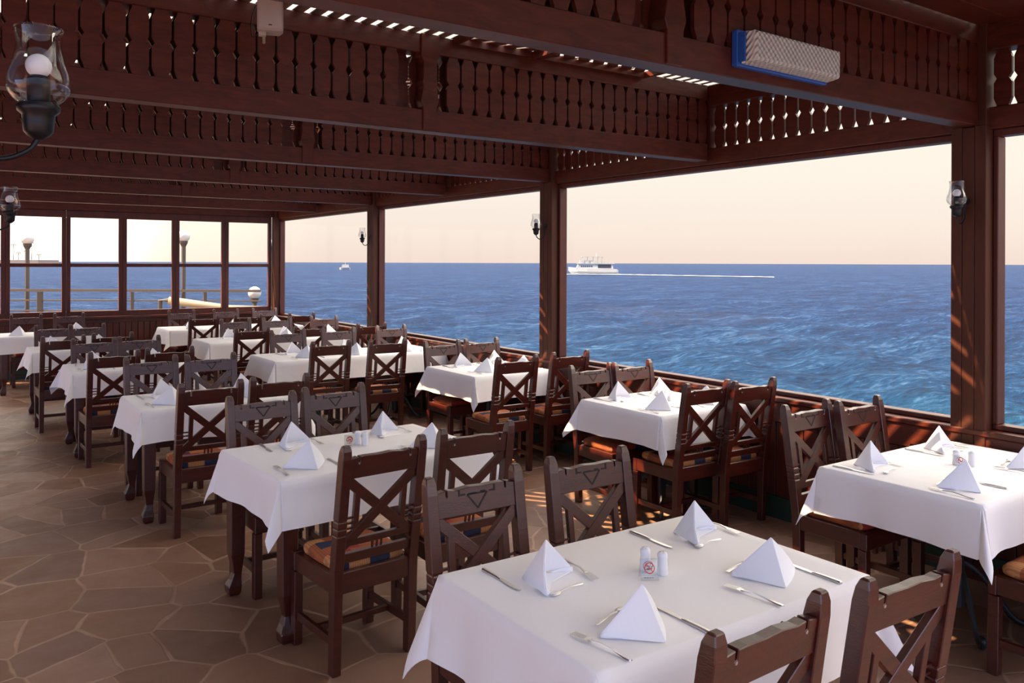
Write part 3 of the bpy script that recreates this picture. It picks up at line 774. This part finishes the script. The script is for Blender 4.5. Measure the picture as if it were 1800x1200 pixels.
# ------------------------------------------------------------------ cutlery
def make_knife():
    t = empty('table_knife'); t['category'] = 'knife'
    m = MB().poly_prism([(-0.006, 0.0), (0.006, 0.0), (0.009, 0.03), (0.010, 0.08), (0.006, 0.105), (0.002, 0.112), (-0.005, 0.108)], 'z', 0.002, 0.0035)
    m.build('blade', STEEL, t, bevel=0.0005)
    m = MB().sections([[(-w_, y, 0.0), (w_, y, 0.0), (w_*1.1, y, 0.004*h), (w_*0.6, y, 0.008*h), (-w_*0.6, y, 0.008*h), (-w_*1.1, y, 0.004*h)] for y, w_, h in ((0.004, 0.004, 0.6), (-0.01, 0.0055, 0.9), (-0.05, 0.006, 1), (-0.09, 0.0075, 1), (-0.098, 0.006, 0.9), (-0.101, 0.003, 0.6))])
    m.build('handle', STEEL, t, smooth=False)
    return t
def make_fork():
    t = empty('table_fork'); t['category'] = 'fork'
    m = MB()
    for x in (-0.009, -0.003, 0.003, 0.009): m.bar((x, 0.052, 0.008), (x*1.05, 0.098, 0.006), 0.0026, 0.002)
    m.bar((0, 0.038, 0.007), (0, 0.053, 0.008), 0.0215, 0.002)
    m.build('tines', STEEL, t)
    pts = [(0, 0.040, 0.0075, 0.008), (0, 0.025, 0.008, 0.004), (0, 0.0, 0.011, 0.003), (0, -0.04, 0.008, 0.004), (0, -0.08, 0.0045, 0.007), (0, -0.098, 0.004, 0.0065), (0, -0.102, 0.004, 0.003)]
    m = MB().sections([[(-w_, y, z-0.0015), (w_, y, z-0.0015), (w_*0.7, y, z+0.0015), (-w_*0.7, y, z+0.0015)] for x, y, z, w_ in pts])
    m.build('handle', STEEL, t)
    return t
def make_spoon():
    t = empty('dessert_spoon'); t['category'] = 'spoon'
    m = MB().sphere((0, 0.058, 0.006), 0.014, 14, 8, (1, 1.45, 0.35)); m.build('bowl', STEEL, t, smooth=True)
    m = MB().sections([[(-w_, y, z-0.001), (w_, y, z-0.001), (w_*0.7, y, z+0.0015), (-w_*0.7, y, z+0.0015)] for y, z, w_ in ((0.042, 0.006, 0.003), (0.0, 0.009, 0.0025), (-0.05, 0.005, 0.005), (-0.062, 0.004, 0.005), (-0.066, 0.004, 0.002))])
    m.build('handle', STEEL, t)
    return t
kn, fk, sp = make_knife(), make_fork(), make_spoon(); ku, fu, su = [False], [False], [False]
def cut(proto, us, word, p, ang, lab, tn):
    place(proto, us, (p[0], p[1], ZC+0.0005), R(ang), 'steel %s %s on the %s' % (word, lab, TN[tn]), 'cutlery on the '+TN[tn])
cut(kn, ku, 'knife', (1.69, 1.61), 0, 'right of the near left napkin', 1); cut(fk, fu, 'fork', (1.395, 1.615), 8, 'left of the near left napkin', 1); cut(sp, su, 'dessert spoon', (1.53, 1.735), -75, 'behind the near left napkin', 1)
cut(kn, ku, 'knife', (1.435, 2.14), 180, 'left of the far left napkin', 1); cut(fk, fu, 'fork', (1.69, 2.06), 172, 'right of the far left napkin', 1); cut(sp, su, 'dessert spoon', (1.56, 1.955), 100, 'in front of the far left napkin', 1)
cut(kn, ku, 'knife', (2.085, 2.15), 180, 'left of the far right napkin', 1); cut(fk, fu, 'fork', (2.40, 2.10), 176, 'right of the far right napkin', 1); cut(sp, su, 'dessert spoon', (2.23, 2.0), 95, 'in front of the far right napkin', 1)
cut(kn, ku, 'knife', (2.29, 1.62), 0, 'right of the near right napkin', 1); cut(fk, fu, 'fork', (1.985, 1.61), 6, 'left of the near right napkin', 1); cut(sp, su, 'dessert spoon', (2.13, 1.79), -80, 'behind the near right napkin', 1)
for tn in (2, 4, 3, 5, 7, 6, 8):
    u0, u1, v0, v1 = TAB[tn]
    for u, v, dg_, w_ in NP[tn]:
        far = w_.startswith('far'); s = -1 if far else 1
        big = tn in (2, 4, 3)
        kx = u+s*0.135; fx = u-s*0.14; j = random.uniform(-6, 6)
        vv = v-s*0.01
        cut(fk, fu, 'fork', (fx if u0+0.03 < fx < u1-0.03 else u0+0.05, vv), (180 if far else 0)+j, 'beside the %s napkin' % w_, tn)
        if u0+0.03 < kx < u1-0.03: cut(kn, ku, 'knife', (kx, vv), (180 if far else 0)-j, 'beside the %s napkin' % w_, tn)
        if big: cut(sp, su, 'dessert spoon', (u, v+s*0.105), (100 if far else -80), 'across the %s napkin' % w_, tn)
# ------------------------------------------------------------------ shakers and no-smoking tents
def make_shaker():
    t = empty('shaker'); t['category'] = 'shaker'
    MB().lathe([(0.0165, 0), (0.018, 0.003), (0.0165, 0.03), (0.0155, 0.052), (0.017, 0.058), (0.0165, 0.066), (0.012, 0.0715), (0.002, 0.073)], n=20).build('body', CERAM, t, smooth=True)
    m = MB()
    for k in range(3): m.tube([(0.006*math.cos(k*2.1), 0.006*math.sin(k*2.1), 0.0722), (0.006*math.cos(k*2.1), 0.006*math.sin(k*2.1), 0.0735)], 0.0011, 6)
    m.build('holes', DARKINK, t)
    return t
def make_sign():
    t = empty('table_sign'); t['category'] = 'sign'
    lean = 0.020; h = 0.062; w_ = 0.028
    for s, nm in ((-1, 'front_sheet'), (1, 'back_sheet')):
        m = MB(); c = [(-w_, s*lean, 0), (w_, s*lean, 0), (w_, s*0.001, h), (-w_, s*0.001, h)]
        off = Vector((0, s*h, lean)).normalized()*0.0018
        A = m.verts(c); B = m.verts([Vector(x)+off for x in c]); m.bm.faces.new(A); m.bm.faces.new(B[::-1])
        for i in range(4): m.bm.faces.new((A[i], B[i], B[(i+1) % 4], A[(i+1) % 4]))
        sh = m.build(nm, ACRYL, t)
        # prohibition ring with slash, and the cigarette
        def P(x, z, o=0.0026):
            f = z/h; y = s*(lean*(1-f)+0.001*f); q_ = Vector((x, y, z))+Vector((0, s*h, lean)).normalized()*o; return q_
        m = MB(); n = 28; cz = 0.036
        rr = [m.verts([P(r*math.cos(2*math.pi*k/n), cz+r*math.sin(2*math.pi*k/n)) for k in range(n)]) for r in (0.0165, 0.0135)]
        for k in range(n): m.bm.faces.new((rr[0][k], rr[0][(k+1) % n], rr[1][(k+1) % n], rr[1][k]))
        a = R(-45); d = (math.cos(a), math.sin(a)); nn = (-d[1]*0.0013, d[0]*0.0013)
        m.bm.faces.new(m.verts([P(d[0]*e*0.014+f*nn[0], cz+d[1]*e*0.014+f*nn[1], 0.0028) for e, f in ((-1, -1), (1, -1), (1, 1), (-1, 1))]))
        m.build('no_smoking_ring', REDINK, sh)
        m = MB()
        m.bm.faces.new(m.verts([P(x, z, 0.0024) for x, z in ((-0.009, cz-0.0035), (0.005, cz-0.0035), (0.005, cz-0.0005), (-0.009, cz-0.0005))]))
        m.bm.faces.new(m.verts([P(x, z, 0.0024) for x, z in ((0.006, cz-0.0035), (0.009, cz-0.0035), (0.009, cz-0.0005), (0.006, cz-0.0005))]))
        m.bm.faces.new(m.verts([P(x, z, 0.0024) for x, z in ((0.006, cz+0.0005), (0.0075, cz+0.0005), (0.0090, cz+0.007), (0.0070, cz+0.007))]))
        for x0 in (-0.018, -0.010, -0.002, 0.006): m.bm.faces.new(m.verts([P(x, z, 0.0024) for x, z in ((x0, 0.009), (x0+0.006, 0.009), (x0+0.006, 0.0105), (x0, 0.0105))]))
        m.build('cigarette_mark', DARKINK, sh)
    return t
sh, sg = make_shaker(), make_sign(); shu, sgu = [False], [False]
for tn, (s1, s2, sx_, rz) in {1: ((1.868, 1.945), (1.885, 1.885), (1.825, 1.885), -32), 2: ((1.86, 4.17), (1.88, 4.12), (1.80, 4.14), -28), 4: ((4.13, 2.11), (4.16, 2.05), (4.07, 2.06), -40), 3: ((4.29, 4.30), (4.31, 4.245), (4.24, 4.26), -35), 5: ((4.27, 6.56), (4.30, 6.50), (4.22, 6.52), -35)}.items():
    place(sh, shu, (*s1, ZC+0.0005), 0, 'white ceramic shaker, the farther of two on the '+TN[tn], 'white shakers')
    place(sh, shu, (*s2, ZC+0.0005), 0.4, 'white ceramic shaker, the nearer of two on the '+TN[tn], 'white shakers')
    place(sg, sgu, (*sx_, ZC+0.0005), R(rz), 'clear tent card with a red no-smoking ring on the '+TN[tn], 'no-smoking tent cards')
# ------------------------------------------------------------------ lanterns
def make_lantern():
    """origin at the glass base centre; arm leaves towards +x and ends on a wall plate at x = 0.10"""
    t = empty('wall_lantern'); t['category'] = 'lantern'
    prof = [(0.026, 0.0), (0.040, 0.010), (0.050, 0.024), (0.0525, 0.038), (0.049, 0.056), (0.042, 0.076), (0.0375, 0.098), (0.037, 0.115), (0.0385, 0.128), (0.040, 0.136)]
    m = MB().lathe(bez2(prof), n=36, cap=False); g = m.build('glass_shade', LGLASS, t, smooth=True)
    md = g.modifiers.new('thick', 'SOLIDIFY'); md.thickness = 0.0016
    MB().tube([(0.0385*math.cos(a), 0.0385*math.sin(a), 0.1365) for a in [2*math.pi*k/32 for k in range(33)]], 0.0014, 6, False).build('glass_rim', LGLASS, t, smooth=True)
    MB().sphere((0, 0, 0.070), 0.0215, 20, 12, (1, 1, 1.0)).build('bulb', BULB, t, smooth=True)
    MB().lathe([(0.017, 0.0), (0.019, 0.008), (0.019, 0.045), (0.014, 0.052)], n=20).build('socket', IRON, t, smooth=True)
    MB().lathe([(0.008, -0.062), (0.018, -0.055), (0.024, -0.048), (0.026, -0.03), (0.027, -0.018), (0.034, -0.012), (0.036, -0.004), (0.032, 0.002), (0.024, 0.004)], n=24).build('cup', IRON, t, smooth=True)
    return t
def bez2(prof):
    return [(p.x, p.y) for p in bez([(a, b, 0) for a, b in prof], 3)]
lan = make_lantern()
def arm(t, ax, ay, up=0.03):
    pts = bez([(0, 0, -0.06), (ax*0.12, ay*0.12, -0.083), (ax*0.42, ay*0.42, -0.098), (ax*0.78, ay*0.78, -0.07), (ax*0.93, ay*0.93, -0.01), (ax*0.93, ay*0.93, up*0.6), (ax, ay, up)], 8)
    MB().tube(pts, 0.0048, 8).build('arm', IRON, t, smooth=True)
    d = Vector((ax, ay, 0)).normalized(); s = Vector((-d.y, d.x, 0))
    m = MB().tube([Vector((ax, ay, up))-d*0.006, Vector((ax, ay, up))], 0.022, 14); m.build('wall_plate', IRON, t)
protos = [c for c in lan.children]
LN = [((0.14, 1.70, 2.03), (-0.144, 0.04), 'black iron lantern with clear hurricane glass and white bulb at upper left foreground'),
      ((0.30, 5.29, 2.02), (-0.134, 0.13), 'iron wall lantern with hurricane glass at the left edge beside the far windows'),
      ((4.615, 2.36, 2.075), (0.10, 0.0), 'wall lantern with clear hurricane glass on the right-hand striped post'),
      ((4.605, 6.28, 2.075), (0.11, 0.0), 'wall lantern on the middle post left of the ferry'),
      ((4.605, 10.20, 2.075), (0.11, 0.0), 'small wall lantern on the far sea-side post')]
for k, (loc, (ax, ay), lab) in enumerate(LN):
    if k == 0: t = lan
    else:
        t = lan.copy(); COL.objects.link(t)
        for ch in protos:
            c = ch.copy(); COL.objects.link(c); c.parent = t
    t.location = loc; arm(t, ax, ay); tag(t, lab, 'lantern', 'hurricane glass wall lanterns')
# ------------------------------------------------------------------ emergency light on the nearest beam
def fluo():
    vf = BEAM_V[1]-0.055
    t = empty('emergency_light', (2.985, vf-0.001, 2.636), 0)
    tag(t, 'white prismatic emergency light fitting on a blue base, fixed to the nearest beam', 'light fitting')
    t.rotation_euler = (0, R(0.5), 0)
    m = MB().poly_prism([(-0.30, -0.075), (0.30, -0.075), (0.305, -0.07), (0.305, 0.07), (0.30, 0.075), (-0.30, 0.075), (-0.305, 0.07), (-0.305, -0.07)], 'y', -0.03, 0.0)
    m.build('base_plate', BLUEP, t, bevel=0.003)
    m = MB(); m.sections([[(x0, y, z0), (x1, y, z0), (x1, y, z1), (x0, y, z1)] for y, x0, x1, z0, z1 in ((-0.031, -0.285, 0.30, -0.066, 0.068), (-0.098, -0.278, 0.295, -0.060, 0.062), (-0.106, -0.270, 0.288, -0.052, 0.054))])
    m.build('diffuser', DIFF, t, bevel=0.004)
    m = MB().box(-0.296, -0.287, -0.06, -0.031, -0.06, 0.06); m.build('end_cap', BLUEP, t)
fluo()
def speaker():
    t = empty('loudspeaker', (1.335, 4.06, 2.89), R(-18))
    tag(t, 'beige box loudspeaker hung on the second carved beam', 'loudspeaker')
    m = MB().poly_prism([(-0.062, -0.05), (0.062, -0.05), (0.062, 0.02), (0.048, 0.06), (-0.048, 0.06), (-0.062, 0.02)], 'z', 0.0, 0.225)
    m.build('cabinet', PLAS, t, bevel=0.006, seg=2)
    MB().box(-0.055, 0.055, -0.054, -0.0505, 0.008, 0.217).build('grille', PLAS, t, bevel=0.003)
    MB().box(-0.008, 0.008, -0.0562, -0.0545, 0.022, 0.027).build('badge', DARKMARK, t)
    m = MB().box(-0.055, -0.02, -0.01, 0.02, -0.018, -0.0005); m.tube([(-0.03, 0.015, -0.009), (-0.03, 0.17, -0.009)], 0.007); m.build('bracket', PLAS, t)
    MB().tube(bez([(-0.04, 0.055, 0.02), (-0.085, 0.08, -0.005), (-0.09, 0.09, 0.08), (-0.07, 0.12, 0.16)], 8), 0.003, 6).build('cable', IRON, t)
speaker()
# ------------------------------------------------------------------ outside: deck, railings, globe lamps
C_, S_ = math.cos(TH), math.sin(TH)
def cw_(X, Y): return (X*C_+Y*S_, -X*S_+Y*C_)      # terrace frame of a point X right and Y ahead of the viewer
def outside():
    # deck platform beyond the far wall, edge parallel to the railing
    p = [(-2.5, VF+0.6), (UW-0.2, VF+0.6), (5.6, 19.0), cw_(-6.5, 21.8), cw_(-30, 21.8), (-14, 17)]
    o = MB().poly_prism(p, 'z', -0.6, -0.03).build('deck', DECKM); o.name = 'floor_deck'; struct(o)
    # railing sections
    zt = [(0.965, 1.03), (0.72, 0.755), (0.45, 0.485)]
    xs = [-22.0, -17.6, -12.3, -9.9, -8.0, -6.55]
    for i, (a, b) in enumerate(zip(xs, xs[1:])):
        A, B = cw_(a, 21.5), cw_(b, 21.5)
        t = empty('deck_railing', (*A, 0)); lab = ['outer left end, mostly out of frame', 'seen left in the leftmost pane', 'seen through the leftmost and second window', 'seen through the third window', 'seen through the rightmost far window'][i]
        tag(t, 'weathered brown railing section on the deck, '+lab, 'railing', 'deck railings')
        d = (B[0]-A[0], B[1]-A[1])
        for z0, z1 in zt: MB().bar((0, 0, (z0+z1)/2), (d[0], d[1], (z0+z1)/2), 0.05, z1-z0).build('rail', RAILM, t)
        w_ = 0.14 if i == 2 else 0.08
        MB().bar((0, 0, -0.03), (0, 0, 0.96), w_, 0.08).build('railing_post', RAILM, t)
    # cream tube railing running down beside the water
    A, B, Cc = cw_(-7.9, 19.0), cw_(-6.6, 19.2), cw_(-5.6, 19.3)
    o = MB().tube([(*A, 0.86), (*B, 0.66), (*Cc, 0.62)], 0.09, 12).build('tube_rail', TUBEM, smooth=True)
    tag(o, 'thick cream tube rail sloping outside the two right-hand far windows', 'rail')
    o = MB().tube([(*cw_(-8.1, 19.0), -0.03), (*cw_(-8.1, 19.0), 0.86), (*A, 0.86)], 0.05, 8).build('tube_rail_post', RAILM)
    tag(o, 'short brown post carrying the left end of the cream tube rail', 'post')
    def globe(X, Y, zc, r, lab, cat='lamp'):
        t = empty('globe_lamp', (*cw_(X, Y), -0.03)); tag(t, lab, cat, 'globe lamps outside')
        z = zc+0.03
        MB().tube([(0, 0, 0), (0, 0, z-r+0.01)], 0.055, 10).build('lamp_post', RAILM, t)
        MB().lathe([(0.05, z-r-0.12), (0.10, z-r-0.02), (0.11, z-r+0.03)], n=16).build('collar', RAILM, t)
        MB().sphere((0, 0, z), r, 24, 14).build('globe', GLOBE, t, smooth=True)
    globe(-6.83, 21.9, 0.93, 0.17, 'round white globe lamp low on the railing outside the rightmost far window')
    globe(-8.6, 21.6, 2.42, 0.16, 'tall globe lamp post outside the fourth far window')
    globe(-12.75, 21.7, 2.34, 0.16, 'tall globe lamp post outside the leftmost far window')
    globe(-6.45, 22.2, 2.25, 0.10, 'small distant globe lamp half hidden by the corner post')
    # hazy shore and palms
    o = MB().poly_prism([cw_(-1200, 900), cw_(-517, 900), cw_(-508, 925), cw_(-1200, 960)], 'z', -4.6, 3.2).build('jetty', SHORE)
    tag(o, 'long low hazy jetty on the horizon behind the leftmost window', 'jetty')
    for k, (X, h) in enumerate(((-549, 17), (-543.5, 8), (-535, 10), (-529, 19), (-521, 6))):
        t = empty('palm_tree', (*cw_(X, 908), 3.25)); tag(t, 'hazy far palm on the jetty, '+['leftmost and tall', 'short, second from left', 'middle one', 'tallest, right of the lamp post', 'small one at the jetty end'][k], 'palm', 'palms on the far jetty')
        MB().tube([(0, 0, 0), (0.4, 0, h*0.5), (0.1, 0, h)], [0.45, 0.35, 0.3], 8).build('trunk', SHORE, t)
        m = MB()
        for j in range(11):
            a = j*2*math.pi/11; r = 2.7
            pts = [(0.1+r*f*math.cos(a), r*f*math.sin(a), h+0.9*f*(1-f)*2-1.2*f*f) for f in (0, 0.35, 0.7, 1)]
            m.tube(pts, [0.2, 0.45, 0.35, 0.08], 4)
        m.build('fronds', SHORE, t)
outside()
# ------------------------------------------------------------------ boats
def ferry():
    zs = -4.25; Y = 430.0; X0 = (1001-900)/1450*Y
    t = empty('ferry', (*cw_(X0, Y), zs), -TH); tag(t, 'white two-deck ferry cruising left on the open sea', 'ferry')
    L = 25.0
    # hull
    m = MB(); secs = []
    for x, hw, zb, zt_ in ((-0.6, 0.15, 2.6, 4.0), (1.0, 1.2, 0.6, 3.9), (4.0, 2.4, -0.3, 3.6), (9, 3.0, -0.5, 3.3), (18, 3.0, -0.5, 3.0), (24.2, 2.7, -0.3, 3.0), (25.2, 2.5, 0.2, 2.6)):
        secs.append([(x, -hw*0.6, zb), (x, -hw, zt_*0.5), (x, -hw, zt_), (x, hw, zt_), (x, hw, zt_*0.5), (x, hw*0.6, zb)])
    m.sections(secs).build('hull', BOATW, t)
    m = MB().sections([[(x, -w_, z) for w_ in (2.3,) for z in ()] or [(x0, -2.4, z), (x1, -2.4, z), (x1, 2.4, z), (x0, 2.4, z)] for x0, x1, z in ((3.4, 22.6, 3.1), (4.6, 22.4, 5.7))]); cab = m.build('cabin', BOATW, t)
    for k in range(6): MB().box(5.8+k*1.05, 6.5+k*1.05, -2.46, -2.41, 4.1, 4.8).build('window', BOATD, cab)
    MB().box(14.6, 21.4, -2.47, -2.41, 3.6, 5.3).build('side_opening', BOATD, cab)  # dark panel painting the shade within the open aft side
    MB().box(4.0, 23.2, -2.7, 2.7, 5.7, 5.9).build('upper_deck', BOATW, t)
    MB().box(5.2, 12.6, -2.0, 2.0, 5.9, 7.4).build('wheelhouse', BOATW, t)
    MB().box(6.4, 17.6, -2.5, 2.5, 9.3, 9.5).build('canopy', BOATW, t)
    m = MB()
    for x in (6.8, 9.5, 12.5, 15, 17.2):
        for y in (-2.3, 2.3): m.bar((x, y, 5.9), (x, y, 9.3), 0.15, 0.15)
    m.build('canopy_posts', BOATW, t)
    m = MB()
    for z in (6.5, 7.1):
        for y in (-2.6, 2.6): m.bar((5, y, z), (23, y, z), 0.09, 0.09)
    for k in range(13):
        for y in (-2.6, 2.6): m.bar((5+k*1.5, y, 5.9), (5+k*1.5, y, 7.1), 0.08, 0.08)
    m.build('railing', BOATW, t)
    MB().tube([(14, 0, 9.5), (14, 0, 11.2)], 0.1, 6).build('mast', BOATW, t)
    # wake foam
    m = MB(); top = []; bot = []
    rnd = random.Random(3)
    xs = [-3+1.4*i for i in range(62)]
    for i, x in enumerate(xs):
        w_ = (1.6 if x < 26 else max(0.15, 2.6*(1-(x-26)/62)))*rnd.uniform(0.5, 1.25)
        y = -2.9-1.25*max(0, x-24)+rnd.uniform(-0.5, 0.5)
        h = 0.35 if x < 30 else 0.22
        top.append((x, y+w_, 0.28+h*rnd.uniform(0.3, 1.2))); bot.append((x, y-w_*2.2, 0.22))
    A = m.verts(top); B = m.verts(bot); Cx = m.verts([(a[0], a[1]+0.6, -0.4) for a in top])
    for i in range(len(A)-1): m.bm.faces.new((A[i], A[i+1], B[i+1], B[i])); m.bm.faces.new((Cx[i], Cx[i+1], A[i+1], A[i]))
    o = m.build('wake_foam', FOAM, smooth=True); o.location = t.location; o.rotation_euler = t.rotation_euler
    tag(o, 'streak of white wake foam trailing right behind the ferry', 'foam', kind='stuff')
def small_boat():
    Y = 660.0; X = (597-900)/1450*Y
    t = empty('motor_boat', (*cw_(X, Y), -4.25), -TH); tag(t, 'small distant white boat on the horizon seen through the corner bay', 'boat')
    m = MB().sections([[(x, -w_*0.6, 0), (x, -w_, 1.9), (x, w_, 1.9), (x, w_*0.6, 0)] for x, w_ in ((0, 0.2), (1.5, 1.2), (4, 1.5), (8.3, 1.4))]); m.build('hull', BOATW, t)
    MB().sections([[(a, -1.1, z), (b, -1.1, z), (b, 1.1, z), (a, 1.1, z)] for a, b, z in ((1.6, 7.4, 1.9), (2.4, 7.0, 4.3))]).build('cabin', BOATW, t)
    MB().tube([(4.6, 0, 4.3), (4.6, 0, 6.4)], 0.15, 6).build('mast', BOATW, t)
ferry(); small_boat()
